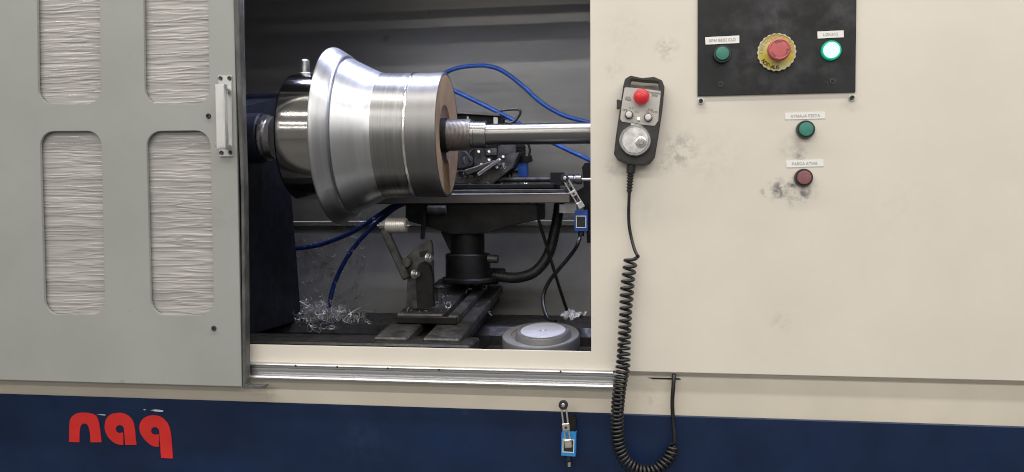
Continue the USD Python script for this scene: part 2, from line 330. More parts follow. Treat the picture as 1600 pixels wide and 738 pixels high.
part('added_lamp_hood', cat(box(-.92, .42, .222, .226, 1.95, 2.026), box(-.92, .42, .294, .298, 1.95, 2.026), box(-.92, .42, .2262, .2938, 2.0255, 2.029)), 'galvanised', cab)  # added hood out of view, keeps the lamp light off the back sheet
part('sump_floor', box(XIL, XIR, .031, YB-.003, ZB-.30, ZB-.29), 'cabinet_dark', cab)
# logo letters (cut vinyl), traced in the plane of the base panel
YL = .008
def zpoly(pts): return sg.Polygon(xz([(140+a/7.03, 630+b/7.03) for a, b in pts], YL)).buffer(0)
def smoothp(pts):
    return [tuple(p) for p in spline([(a, b, 0) for a, b in pts], 6)[:, :2]]
qa = zpoly(smoothp([(375, 458), (312, 450), (262, 425), (215, 380), (188, 335), (172, 285), (171, 240), (180, 190), (200, 155), (235, 124), (275, 111), (345, 106), (400, 120), (445, 150), (478, 192), (495, 245), (504, 300), (512, 390), (520, 458)]))
def hole(cx, cy, r, slit):
    c = sg.Polygon(xz([(140+(cx+r*math.cos(a))/7.03, 630+(cy+r*math.sin(a))/7.03) for a in np.linspace(0, 2*math.pi, 28, endpoint=False)], YL))
    return c.union(zpoly(slit))
la = qa.difference(hole(336, 284, 44, [(355, 320), (368, 270), (379, 262), (385, 330), (397, 470), (376, 470), (372, 325)]))
qq = zpoly(smoothp([(766, 479), (720, 476), (672, 455), (625, 415), (585, 368), (560, 320), (551, 270), (556, 228), (575, 190), (605, 160), (650, 140), (700, 132), (752, 138), (800, 158), (838, 192), (868, 232), (886, 285), (897, 340), (905, 410), (912, 500), (918, 607)])+[(790, 600), (782, 500), (766, 500)])
lq = qq.difference(hole(722, 304, 42, [(738, 344), (756, 292), (766, 285), (772, 360), (784, 520), (764, 520), (766, 344)]))
ln = zpoly(smoothp([(-222, 425), (-215, 210), (-182, 142), (-120, 108), (-20, 106), (50, 124), (82, 148), (104, 205), (120, 300), (136, 428)])+smoothp([(15, 428), (6, 310), (-18, 240), (-58, 222), (-92, 250), (-104, 310), (-108, 428)]))
for pl in (ln, la, lq): part('logo_letter', prism(rnd(pl, .0006), YL-.0015, YL-.0002), 'logo_red', cab)
for pts in ([(80, 121), (150, 122), (178, 128), (175, 136), (120, 131)], [(670, 78), (720, 70), (760, 72), (812, 80), (808, 96), (770, 97), (730, 92)], [(588, 70), (612, 67), (624, 73), (604, 79)]):
    part('paint_chip', prism(zpoly(pts), YL-.0008, YL-.0002), 'scratch_white', cab)
# push buttons on the cream panel, with their stickers
def button(px, py, Y, rpx, parent, cap, bez='bezel_dark', lit=False, out=.012):
    r = size(px, py, Y, rpx); o = at(px, py, Y)
    b = part('push_button', revolve([(0, r*1.0), (out*.55, r*1.0), (out*.8, r*.95), (out*.8, r*.82), (out*.3, r*.80), (out*.3, 0)], o, (0, -1, 0), 36), bez, parent)
    part('button_cap', revolve([(out*.31, r*.78), (out*1.0, r*.78), (out*1.25, r*.70), (out*1.3, r*.4), (out*1.3, 0)], o, (0, -1, 0), 32), cap, b)
    return b
def sticker(corners, Y, words, parent, h=4.3, ink='ink_soft'):
    p = pxpoly(corners, Y); s = part('label_sticker', prism(p, Y-.0008, Y-.0001), 'sticker_white', parent)
    c = p.centroid; (a, b), (c2, d) = xz([corners[0], corners[1]], Y)
    part('lettering', text(words, size(corners[0][0], corners[0][1], Y, h), (c.x, Y-.0009, c.y), math.atan2(d-b, c2-a), depth=.0003), ink, s)
part_button = button(1258, 203, -.0002, 14.2, cab, 'button_green')
button(1255, 278, -.0002, 14.0, cab, 'button_dull_red')
sticker([(1226, 177), (1289, 175), (1289.5, 185.5), (1227, 187)], 0, 'AYMAJA FISTA', cab)
sticker([(1228, 251), (1286, 249.5), (1287, 260), (1229, 262)], 0, 'PARCA ATMA', cab)
for px, py in ((1095, 158), (1331, 153)):
    r = size(px, py, 0, 5.5); w = part('washer', revolve([(0, r), (.002, r*.95), (.002, 0)], at(px, py, -.0002), (0, -1, 0), 24), 'galvanised', cab)
    part('screw_head', revolve([(0, r*.6), (.004, r*.6), (.005, r*.5), (.005, r*.28), (.003, r*.25), (.003, 0)], at(px, py, -.0023), (0, -1, 0), 18), 'screw_dark', w)
# dark slot in the lip where the pendant cord goes in
part('cord_slot', pxprism([(1012, 590.2), (1062, 591.3), (1064, 593.6), (1020, 592.4)], .0105, .001), 'hole_black', cab)

# ================================================================== black control plate
cp = thing('control_station', 'black dust-smeared control plate with emergency stop and two round lights, top right', 'control panel', at(1214, 150, -.003))
YP = -.004
xp0, xp1 = at(1090, 75, YP)[0], at(1337.5, 75, YP)[0]; zp = (at(1090, 149.7, YP)[2]+at(1337, 144.7, YP)[2])/2
part('plate', prism(sg.box(xp0, zp, xp1, at(1214, -150, YP)[2]), YP, -.0002, .0008), 'panel_black', cp)
button(1128, 85.5, YP-.0002, 13.8, cp, 'button_green')
b = button(1298, 79.5, YP-.0002, 15.2, cp, 'lamp_green', 'bezel_green', out=.010)
for px, py in ((1126, 131.5), (1301, 127)):
    r = size(px, py, YP, 4.6)
    w = part('hole_rim', revolve([(0, r), (.0012, r*.95), (.0012, r*.55), (.0004, r*.5), (.0004, 0)], at(px, py, YP-.0002), (0, -1, 0), 20), 'screw_dark', cp)
    part('screw_hole', revolve([(0, r*.62), (.0009, r*.6), (.0009, 0)], at(px, py, YP-.0008), (0, -1, 0), 16), 'hole_black', w)
sticker([(1101.5, 58.5), (1155, 55.8), (1155, 67.5), (1102.5, 70)], YP, 'RPM BESI CLD', cp)
sticker([(1277, 49.5), (1318, 47.8), (1318.5, 58.5), (1277.5, 60.5)], YP, 'UZKAYI', cp)
ec = at(1213, 82.5, YP-.0002); er = size(1213, 82, YP, 29.0)
es = part('emergency_stop', revolve([(0, er*.965), (.004, er*.965), (.0045, er*.95), (.0045, 0)], ec, (0, -1, 0), 60), 'ring_yellow', cp)
scal = [(er*(1.0+.022*math.cos(22*a))*math.cos(a), er*(1.0+.022*math.cos(22*a))*math.sin(a)) for a in np.linspace(0, 2*math.pi, 176, endpoint=False)]
ringp = affinity.translate(sg.Polygon(scal).difference(sg.Point(0, 0).buffer(er*.93, 32)), ec[0], ec[2])
part('ring_edge', prism(ringp, ec[1]-.0058, ec[1]-.0001, .0008), 'ring_edge', es)
kc = at(1214.5, 81, YP-.0002); kr = size(1214, 81, YP, 17.3)
kb = part('stop_knob', revolve([(.0046, kr*.72), (.014, kr*.72), (.0145, kr*.95), (.017, kr), (.026, kr), (.029, kr*.95), (.0305, kr*.84), (.0295, kr*.78), (.0300, kr*.5), (.0300, 0)], kc+np.array([.0, 0, .0]), (0, -1, 0), 48), 'stop_pink', es)
def arc_text(s, c, r, a0, a1, h, y, bold):
    out = []
    for i, ch in enumerate(s):
        if ch == ' ': continue
        a = a0+(a1-a0)*(i+.5)/len(s); up = a1 < a0
        out.append(text(ch, h, (c[0]+r*math.cos(a), y, c[2]+r*math.sin(a)), a-math.pi/2 if up else a+math.pi/2, bold, .0004))
    return cat(*out)
ty = ec[1]-.0046
part('lettering', arc_text('EMERGENCY STOP', ec, er*.80, math.radians(185), math.radians(-8), er*.16, ty, False), 'ink_soft', es)
part('lettering', arc_text('NOT-AUS', ec, er*.81, math.radians(208), math.radians(280), er*.19, ty, True), 'ink_black', es)
for a in (95, 215, 335):
    th = math.radians(a); p = sg.LineString([(kc[0]+kr*.68*math.cos(th+d), kc[2]+kr*.68*math.sin(th+d)) for d in np.linspace(-.32, .32, 10)]).buffer(kr*.045)
    tip = sg.Point(kc[0]+kr*.68*math.cos(th+.36), kc[2]+kr*.68*math.sin(th+.36)).buffer(kr*.11, 1)
    part('turn_arrow', prism(p.union(tip), kc[1]-.0304, kc[1]-.0298), 'button_dull_red', es)

# ================================================================== sliding door
YD = -.034
door = thing('sliding_door', 'grey sliding door with rounded crinkled windows and steel handle', 'door', at(260, 605, YD))
dpoly = sg.Polygon(xz([(-240, -340), (358, -340), (365.5, 4), (378, 604.5), (148, 598), (-240, 587)], YD))
panes = [[(222, -170), (323, -170), (327, 163), (226.5, 163)], [(228.5, 205.5), (328, 204), (334, 493), (236, 492.5)], [(56, -170), (154, -170), (157, 163), (60, 163)], [(62, 205.5), (158, 205), (164, 492), (70, 492)]]
pps = [rnd(pxpoly(p, YD), size(280, 300, YD, 24)) for p in panes]
hole_ = so.unary_union(pps)
part('door_panel', prism(dpoly.difference(hole_), YD, YD+.006, .0012), 'grey_paint', door)
for k, pp in enumerate(pps):      # crinkled sheet behind each opening: real folds across it
    x0, z0, x1, z1 = pp.buffer(.012).bounds; nx, nz = 44, max(120, int((z1-z0)/.00105))
    X, Z = np.meshgrid(np.linspace(x0, x1, nx), np.linspace(z0, z1, nz))
    q = np.c_[X.ravel()*9+k*3.1, Z.ravel()*165, np.full(X.size, k*5.0)]; q2 = np.c_[X.ravel()*24+k, Z.ravel()*150+7, np.full(X.size, 2.0+k)]
    try: a1, a2 = meshkit.fbm(q, 3), meshkit.fbm(q2, 2)
    except Exception: a1, a2 = meshkit.noise(q), meshkit.noise(q2)
    a1, a2 = np.asarray(a1).ravel(), np.asarray(a2).ravel()
    ridge = np.exp(-np.abs(a1-np.median(a1))*11)             # thin ridges
    Yv = YD+.0115-.0011*ridge-.0005*(a1-a1.mean())-.0005*(a2-a2.mean())
    idx = np.arange(nx*nz).reshape(nz, nx)
    fc = np.c_[idx[:-1, :-1].ravel(), idx[:-1, 1:].ravel(), idx[1:, 1:].ravel(), idx[1:, :-1].ravel()]
    part('window', trimesh.Trimesh(np.c_[X.ravel(), Yv, Z.ravel()], np.vstack([fc[:, [0, 1, 2]], fc[:, [0, 2, 3]]]), process=False), 'crinkled_foil', door, smooth=60)
part('edge_seal', pxprism([(361, -200), (369, -200), (373, 4), (381.5, 300), (384.5, 606.5), (379, 605.5), (376.5, 300), (364.5, 4)], YD-.002, .020, 0, .0015), 'strip_dark', door)
part('edge_channel', pxprism([(366, -200), (374, -200), (377.3, 4), (382.5, 300), (384.5, 420), (386, 540), (384, 540), (379.5, 300), (372.5, 4)], YD+.019, .012, 0, .001), 'galvanised', door)
part('edge_hook', pxprism([(379, 601), (385.5, 601), (386, 603.5), (405, 604), (412, 603), (413, 605.5), (410, 607.8), (381, 607.8)], YD-.004, .022, .001, .001), 'strip_dark', door)
for px, py in ((326, 181.5), (334.5, 513)): screw(px, py, YD, 4.0, door)
# handle
hp = part('handle', pxprism([(340.5, 118), (361.5, 118), (363.5, 244.5), (342.5, 245)], YD-.004, .0038, .001, .001), 'steel_satin', door)
for px, py in ((344.6, 122.5), (358.5, 122.5), (346, 239), (360, 238.5)):
    r = size(px, py, YD, 3.4); part('handle_screw', revolve([(0, r), (.0012, r), (.0016, r*.8), (.0005, r*.5), (.0005, 0)], at(px, py, YD-.0042), (0, -1, 0), 18), 'screw_dark', hp)
for py in (141.5, 228):
    o = at(355, py, YD-.004); part('handle_post', cyl(o, (0, -1, 0), .040, size(355, py, YD, 5.2), .001, 24), 'steel', hp)
yg = YD-.052
part('handle_grip', prism(pxpoly([(335, 131.5), (349.5, 130.5), (352, 232), (337.5, 233.5)], yg, .001), yg, yg+.016, .0042), 'handle_alu', hp)

# ================================================================== headstock, chuck, workpiece, tailstock on one spindle axis
TH = math.radians(2.2); AX = np.array([math.cos(TH), math.sin(TH), 0.0]); A0 = at(700, 211.5, .215)
def apt(px):      # the place along the axis seen in photo column px
    lo, hi = -1.5, 1.5
    for _ in range(60):
        mid = (lo+hi)/2
        if proj(A0+AX*mid)[0] < px: lo = mid
        else: hi = mid
    return lo
def ar(px, n): return n*dep(A0+AX*apt(px))/F
def prof(pts): return [(apt(px), ar(px, r)) for px, r in pts]
def spin(pts, n=96): return revolve(prof(pts), A0, AX, n)

xh = (A0+AX*apt(392))[0]
hs = thing('headstock', 'dark navy headstock casting at the left end of the work space', 'headstock', (xh-.1, .4, ZB))
def xplane(px, py, X):
    d = FW*F+RT*(px-W/2)+UP*(H/2-py); return EYE+d*((X-EYE[0])/d[0])
side = [xplane(*p, xh) for p in ((374, 168), (434, 153.5), (447, 240), (456, 315), (463, 400), (469, 480), (470, 500), (374, 528))]
yz = sg.Polygon([(p[1], p[2]) for p in side]).buffer(0)
def xprism(poly, x0, x1):
    t = trimesh.creation.extrude_polygon(poly, x1-x0); v = np.array(t.vertices); return trimesh.Trimesh(np.c_[x0+v[:, 2], v[:, 0], v[:, 1]], t.faces, process=False)
part('housing', xprism(rnd(yz, .006), xh-.42, xh), 'navy_casting', hs, smooth=30)
y_hi, z_hi = max(p[1] for p in side), max(p[2] for p in side)
part('top_cover', box(xh-.42, xh-.006, at(425, 150, .42)[1], .70, at(420, 160, .42)[2], at(420, 146, .42)[2], .006), 'navy_casting', hs)
part('bearing_cap', spin([(388, 0), (388, 36), (391, 39), (411, 39), (413, 37), (413, 0)], 64), 'navy_casting', hs)
nose = part('spindle_flange', spin([(414, 0), (414, 35), (416, 36), (420, 36), (421, 30), (425, 30), (425, 33), (431, 33), (431, 0)], 64), 'steel', hs)
for k in range(8):
    a = k*math.pi/4+.2; _, u1, u2 = frame(AX); o = A0+AX*apt(413)+(u1*math.cos(a)+u2*math.sin(a))*ar(413, 32.5)
    part('bolt', cyl(o, AX, .010, ar(413, 3.6), .001, 10), 'iron_worn', nose)
chk = thing('chuck', 'polished steel drum behind the flared workpiece, dark lower half', 'chuck', A0+AX*apt(470))
part('body', spin([(463, 0), (463, 90), (464.5, 94.5), (467.5, 97), (552, 97), (552, 0)], 128), 'chuck_steel', chk)
pc = A0+AX*apt(478)+np.array([0, 0, ar(478, 96)]); part('jaw_pin', cat(cyl(pc, (0, 0, 1), ar(478, 24), ar(478, 7.6), .002, 28), cyl(pc, (0, 0, 1), ar(478, 4), ar(478, 12), .002, 28)), 'steel', chk)

wp = thing('workpiece', 'spun steel bell with flared rolled rim clamped on the lathe spindle', 'workpiece', A0+AX*apt(600))
part('rim', spin([(553, 114), (540, 126), (530.5, 132.2), (528, 133.6), (527.4, 135.0), (528.2, 136.3), (530.2, 136.8), (532.4, 136.4), (537, 133.6), (544, 129.2), (549, 126.0), (551.2, 124.0), (552.2, 121.6), (552.6, 118.6)], 160), 'bell_rim_lit', wp)
part('flare', spin([(552.4, 117.6), (552.9, 119.3), (554.2, 120.0), (556, 119.2), (570, 112.2), (585, 104.7), (594, 100.3), (598, 98.7), (601, 97.8), (604, 97.2)], 160), 'bell_cone_lit', wp)
part('neck_band', spin([(604, 97.2), (608, 96.7), (620, 96.4), (644, 96.2), (650.5, 96.6)], 160), 'bell_neck_dim', wp)
part('weld_seam', spin([(650.5, 95), (650.8, 97.4), (652, 98.2), (653.6, 98.2), (655, 97.2), (655.2, 95)], 160), 'weld_bright', wp)
part('end_band', spin([(655, 96.0), (657, 95.6), (664, 95.9), (672, 95.6), (682, 96.2), (692, 96.4), (697.5, 96.4), (699, 95.6), (699.4, 93.6)], 160), 'bell_end_dim', wp)
ed = part('end_disc', spin([(697.8, 93.5), (699.0, 93.0), (699.2, 88), (696.6, 54), (695.8, 47), (690.0, 45)], 128), 'end_board', wp)
part('recess', spin([(695.6, 46.8), (693.0, 43), (691.0, 33), (690.2, 27), (690.2, 0)], 128), 'end_recess', ed)
ts = thing('tailstock_shaft', 'polished tailstock shaft with ridged collar pressing on the bell', 'shaft', A0+AX*apt(800))
part('pressure_ring', spin([(690.8, 0), (690.8, 27), (698.5, 27), (699.6, 25), (699.6, 0)], 48), 'iron_black', ts)
thr = [(699, 0), (699, 24)]
for i in range(18):
    p = 700+i*2.0; thr += [(p, 24.4), (p+.9, 24.9), (p+1.1, 23.6), (p+1.9, 23.7)]
part('ridged_collar', spin(thr+[(736.2, 24), (736.2, 0)], 64), 'thread_steel', ts, smooth=20)
part('collar', spin([(736.2, 0), (736.2, 21.3), (737, 21.8), (741, 21.8), (741.5, 21.2), (759, 21.2), (760.5, 20.2), (760.5, 0)], 64), 'shaft_steel', ts)
part('shaft', spin([(760.4, 0), (760.4, 16.4), (1050, 17.2), (1050, 0)], 64), 'shaft_steel', ts)
pc = A0+AX*apt(731)+np.array([0, 0, ar(731, 23.5)]); part('grub_screw', cyl(pc, (0, 0, 1), ar(731, 5), ar(731, 1.7), .0006, 10), 'galvanised', ts)

# ================================================================== bed
bed = thing('lathe_bed', 'black oily bed ways along the bottom of the work space', 'lathe bed', (-.3, .3, ZB))
zf = at(480, 522, .155)[2]; xb0, xb1 = XIL+.02, XIR-.02
xsp = at(742, 530, .10)[0]
part('front_way', box(xb0, xsp, .045, .155, zf-.10, zf, .004), 'iron_bed', bed)
part('front_way', box(xsp+.001, xb1, .045, .26, zf-.13, zf-.034, .004), 'iron_bed', bed)
zrw = at(520, 486.5, .66)[2]
part('rear_way', box(xb0, xb1, .40, .66, zrw-.10, zrw, .02), 'iron_bed', bed)
part('bed_web', box(xb0, xb1, .20, .40, zf-.16, zf-.11, 0), 'iron_black', bed)

# ================================================================== cross slide (rises a little towards the back)
TL = math.radians(6.0); SN = np.array([0, -math.sin(TL), math.cos(TL)]); SV = np.array([0, math.cos(TL), math.sin(TL)])
S0 = at(650, 529, .075)
def sloc(px, py, h): p = at_plane(px, py, S0+SN*h, SN)-S0; return p[0], p@SV
def slab(x0, x1, v0, v1, h0, h1, c=.003):
    b = box(x0, x1, v0, v1, h0, h1, c); m = np.eye(4); m[:3, 1] = SV; m[:3, 2] = SN; m[:3, 3] = S0; b.apply_transform(m); return b
cs_ = thing('cross_slide', 'black greasy cross slide of stacked plates running to the back', 'cross slide', S0+np.array([0, .2, -.05]))
th = size(650, 530, .075, 16)
xa, xb_ = sloc(581.5, 529, 0)[0], sloc(635, 529, 0)[0]; xc, xd = sloc(660, 529, 0)[0], sloc(718, 529.5, 0)[0]
LB = .56
part('lower_plate', slab(xa, xb_, 0, LB, -th, 0), 'iron_worn', cs_)
part('lower_plate', slab(xc, xd, 0, LB, -th, 0), 'iron_worn', cs_)
part('slide_core', slab(xa+.01, xd-.01, .02, LB, -th*2.2, -th-.0005), 'iron_black', cs_)
vu = sloc(660, 506.5, 0)[1]; hu = size(660, 500, .075+vu, 15.5)
xe, xf = sloc(619.5, 490.5, hu)[0], sloc(717, 490.5, hu)[0]
xg = xf-(xf-xe)*.20
part('upper_plate', slab(xe, xg-.007, vu, LB-.03, .001, hu), 'iron_worn', cs_)
part('upper_plate', slab(xg+.004, xf, vu, LB-.03, .001, hu-.003), 'iron_worn', cs_)
part('front_lip', slab(xe+.001, xf-.001, vu-.0065, vu-.0003, .0015, hu-.004, .002), 'iron_black', cs_)
v2 = sloc(705, 445, hu)[1]
part('saddle_block', slab(xe+.045, xf+.035, v2, LB+.02, hu+.0005, hu+.022, .004), 'iron_black', cs_)
for px, py in ((686, 470), ):
    x, v = sloc(px, py, hu); o = S0+np.array([x, 0, 0])+SV*v+SN*hu
    part('clamp_stud', cat(cyl(o, SN, size(px, py, .25, 22), size(px, py, .25, 6), .001, 8), cyl(o+SN*size(px, py, .25, 22), SN, .004, size(px, py, .25, 9), .001, 20)), 'iron_worn', cs_)
# ================================================================== pedestal and upper slide
vc = sloc(731, 425, hu)[1]; YC = (S0+SV*vc)[1]+.02
YC = min(max(YC, .30), .46)
def vcyl(px, r, y0, y1, Y, c=1.0):
    a, b = at(px, y1, Y), at(px, y0, Y); k = size(px, (y0+y1)/2, Y, 1)
    a = np.array([b[0], Y, a[2]]); return cyl(a, (0, 0, 1), b[2]-a[2], r*k, c*k, 48)
ped = thing('slide_pedestal', 'round black pedestal column carrying the upper tool slide', 'pedestal', at(731, 440, YC))
part('column', vcyl(731, 26, 360, 405, YC), 'iron_black', ped)
part('clamp_collar', vcyl(731, 35, 396, 436, YC, 2), 'iron_black', ped)
part('base_flange', vcyl(733, 43, 433, 441, YC, 2), 'iron_black', ped)
part('collar_bolt', cyl(at(757, 404, YC-.01), (1, 0, -.05), size(757, 404, YC, 22), size(757, 404, YC, 6.5), .002, 20), 'iron_worn', ped)
part('web', pxprism([(688, 362), (712, 362), (714, 402), (706, 400)], YC-.008, .016, 0, .002), 'iron_black', ped)
us = thing('upper_tool_slide', 'long steel tool slide beam with black underside gearbox and feed screw', 'tool slide', at(740, 330, YC))
YU = YC-.07
part('gearbox', prism(pxpoly([(633, 318.5), (838.5, 318.5), (838.5, 345), (800, 352.5), (757, 365.5), (704, 366.5), (672, 356), (633, 345)], YU+.015, .003), YU+.015, YU+.20, .004), 'iron_black', us)
o = at(668, 328.5, YU+.0); part('gearbox_spigot', cyl(o, AX, size(680, 328, YU, 30), size(680, 328, YU, 7.3), .0015, 28), 'iron_worn', us)
part('gearbox_lever', oriented(at(664, 331, YU-.004), at(660, 374, YU-.004), size(664, 350, YU, 6), .010, (0, 1, 0)), 'iron_black', us)
zbm0, zbm1 = at(760, 318.2, YU)[2], at(760, 302.5, YU)[2]; xm0, xm1 = at(560, 310, YU)[0], at(891, 310, YU)[0]
part('beam', box(xm0, xm1, YU, YU+.20, zbm0, zbm1, .002), 'bar_steel', us)
part('slide_way', cat(box(xm0+.02, xm1-.012, YU+.012, YU+.045, zbm1+.0004, at(760, 296.5, YU)[2], .0015), box(xm0+.02, xm1-.012, YU+.16, YU+.19, zbm1+.0004, at(760, 292, YU)[2], .0015)), 'iron_worn', us)
part('top_plate', box(xm0+.03, at(866, 300, YU+.03)[0], YU+.028, YU+.17, at(760, 295.2, YU)[2], at(760, 288, YU+.03)[2], .0015), 'iron_black', us)
ys = YU+.06
part('feed_screw', tube([at(700, 281, ys), at(862, 280.5, ys)], size(800, 281, ys, 4.0), 16), 'iron_worn', us)
bb = [(859.5, 269.5), (879.5, 269.5), (879.5, 290), (859.5, 290)]
part('screw_bearing', pxprism(bb, ys-.02, .05, 0, .002), 'iron_black', us)
a_, b_ = at(887, 280.5, ys), at(911, 280.5, ys)
part('coupling', revolve([(0, 0), (0, .011), (.001, .0125), (.0145, .0125), (.0155, .010), (.019, .010), (.020, .0125), (.0335, .0125), (.035, .011), (.035, 0)], a_, (1, 0, 0), 36), 'shaft_steel', us)
part('drive_shaft', tube([at(879, 281, ys), at(960, 281, ys)], size(880, 281, ys, 3.0), 16), 'steel', us)
part('drive_mount', pxprism([(909, 262), (913, 255), (960, 250), (960, 380), (917, 380), (915, 330), (905, 318), (899, 300), (912, 292)], ys+.03, .06, .002, .002), 'iron_black', us)
part('end_plate', pxprism([(874, 319.5), (900, 319.5), (900, 333), (874, 333)], YU+.10, .006, 0, .001), 'galvanised', us)

# ================================================================== tool post behind the bell
YT = YU+.09
tp = thing('tool_post', 'grimy tool post with spindle motor behind the shaft', 'tool post', at(765, 290, YT))
part('base_wedge', prism(pxpoly([(708, 270), (755, 267), (798, 239), (812, 238), (800, 263), (768, 289), (708, 288)], YT-.045, .002), YT-.045, YT+.03, .003), 'iron_grey', tp)
part('clamp_bar', oriented(at(728, 270, YT-.055), at(776, 254, YT-.055), size(750, 260, YT, 8), .02, (0, 1, 0)), 'bar_steel', tp)
part('clamp_bar', oriented(at(746, 274, YT-.062), at(782, 249, YT-.062), size(750, 260, YT, 5), .012, (0, 1, 0)), 'steel', tp)
part('motor_box', pxprism([(708, 176), (770, 181), (770, 206), (708, 206)], YT+.02, .09, .002, .003), 'iron_black', tp)
part('motor_lid', pxprism([(706, 172), (780, 177), (780, 181.5), (706, 177)], YT+.005, .12, 0, .001), 'bar_steel', tp)
part('side_plate', pxprism([(771, 183), (778, 183.5), (778, 198), (771, 198)], YT+.012, .02, 0, .001), 'galvanised', tp)
part('terminal_block', pxprism([(779, 183), (786, 183), (786, 198), (779, 198)], YT+.02, .03, 0, .001), 'iron_black', tp)
part('upright', pxprism([(778, 228), (806, 226), (806, 250), (790, 258), (776, 252)], YT-.02, .05, .001, .002), 'iron_worn', tp)
o = at(722, 250, YT-.03); part('swivel_disc', cyl(o, (0, -1, 0), .02, size(722, 250, YT, 15), .003, 32), 'iron_worn', tp)
va = part('valve_block', pxprism([(806, 226), (817, 226), (817, 254), (808, 256), (804, 248)], YT+.005, .04, 0, .001), 'iron_black', tp)
for k in range(5): part('valve_fin', pxprism([(803.5, 228+k*4.6), (818, 228+k*4.6), (818, 230.4+k*4.6), (803.5, 230.4+k*4.6)], YT, .045), 'iron_black', va)
part('valve_body', pxprism([(808, 251), (823, 252), (823, 277), (808.5, 277)], YT+.008, .035, .001, .002), 'switch_deep', tp)
part('connector', pxprism([(805, 244), (824, 244), (829, 242), (830, 251), (824, 254), (805, 253)], YT+.004, .03, .001, .001), 'iron_black', tp)
for px in (794, 799): part('stand_rod', tube([at(px, 262, YT), at(px, 284, YT)], size(px, 270, YT, 1.7), 8), 'iron_black', tp)
part('rod_plate', pxprism([(780, 268), (808, 266), (808, 270), (780, 272)], YT-.004, .03), 'iron_black', tp)
part('power_lead', tube(pxpath([(782, 173, YT), (795, 171.5, YT), (808, 171, YT), (813, 174, YT), (811, 181, YT), (803, 190, YT), (793, 193, YT), (785, 196, YT+.02)]), .0034, 8), 'cable_black', tp)
part('lead', tube(pxpath([(826, 226, YT), (828, 236, YT), (826, 246, YT)]), .003, 8), 'cable_black', tp)

# ================================================================== roller arm
YR = .215
ra = thing('roller_arm', 'ridged steel roller on a slanted arm bolted to upright black bracket plates', 'roller arm', at(652, 470, YR))
o = at(603, 352.5, YR); k = size(620, 352, YR, 1)
rp = [(0, 0), (0, 10.5*k), (.8*k, 11.6*k)]
for i in range(10): rp += [((1.5+i*2.95)*k, 11.9*k), ((3.2+i*2.95)*k, 11.9*k), ((3.5+i*2.95)*k, 11.1*k), ((4.2+i*2.95)*k, 11.1*k)]
rp += [(32.5*k, 11.6*k), (34*k, 10*k), (34*k, 0)]
part('roller', revolve(rp, o, AX, 48), 'roller_steel', ra, smooth=25)
part('roller_nut', cyl(o-AX*10*k, AX, 9.6*k, 5.6*k, .0006, 6), 'galvanised', ra)
part('axle_end', cyl(o-AX*14*k, AX, 4.2*k, 2.6*k, .0004, 12), 'steel', ra)
part('axle_end', cyl(o+AX*34.1*k, AX, 4.5*k, 1.6*k, .0005, 12), 'steel', ra)
part('arm', oriented(at(600, 358, YR), at(636, 436, YR), 11.5*k, .018, (0, 1, 0), .003), 'iron_worn', ra)
part('bracket_plate', prism(pxpoly([(634, 402), (646, 390), (660, 381), (672, 374.5), (675, 384), (677, 470), (677, 478), (634, 484), (636, 440)], YR+.014, .002), YR+.014, YR+.03, .002), 'iron_worn', ra)
part('bracket_plate', prism(pxpoly([(648, 428), (655, 412), (663, 408), (671, 416), (676, 432), (677, 480), (652, 484)], YR-.004, .002), YR-.004, YR+.0135, .002), 'iron_black', ra)
part('bracket_slot', pxprism([(655, 394), (668, 391), (668, 400), (656, 402)], YR+.0125, .001, .001), 'hole_black', ra)
for px, py in ((672.5, 403), (651, 428.5)):
    w = part('bolt', cyl(at(px-4, py, YR-.006), (.75, -.66, 0), .004, 7.0*k, .0008, 28), 'galvanised', ra)
    part('bolt_head', cyl(at(px-2, py, YR-.009), (.75, -.66, 0), .012, 4.6*k, .001, 6), 'steel', w)
part('pivot_boss', cyl(at(637, 410, YR+.012), (0, -1, 0), .016, 7.5*k, .001, 24), 'iron_worn', ra)

part('dark_filler_block', pxprism([(700, 204), (776, 204), (776, 228), (772, 262), (700, 266)], YT+.035, .05, .001, .002), 'iron_black', tp)  # added dark block, fills the dark area behind the shaft
part('tool_holder', pxprism([(741, 232), (757, 232), (757, 246), (768, 246), (768, 262), (741, 264)], YT-.03, .05, .001, .0015), 'iron_worn', tp)
part('tool_holder', pxprism([(758, 233), (776, 231), (776, 243), (758, 243)], YT-.024, .04, .001, .0015), 'iron_grey', tp)
part('holder_ring', revolve([(0, .0065), (0, .013), (.004, .0145), (.012, .0145), (.014, .013), (.014, .0065), (0, .0065)], at(729, 252, YT-.034), (.5, -.85, 0), 28), 'iron_grey', tp)
part('side_plate', pxprism([(795, 254), (803, 253), (803, 268), (795, 268)], YT+.02, .01, 0, .001), 'galvanised', tp)
for px, py in ((752, 258), (764, 251), (776, 262), (786, 246), (748, 238), (764, 238)):
    part('cap_screw', cyl(at(px, py, YT-.046), (.2, -.95, .2), .007, .0042, .0008, 10), 'steel', tp)
for px in (716, 726, 737): part('slot_block', pxprism([(px, 268), (px+7, 267.6), (px+7, 274), (px, 274)], YT-.052, .01, 0, .0008), 'iron_black', tp)
part('air_line', tube(pxpath([(740, 206, YT+.0), (748, 216, YT-.01), (744, 228, YT-.03), (733, 240, YT-.045), (735, 252, YT-.05)]), .0025, 8), 'cable_black', tp)
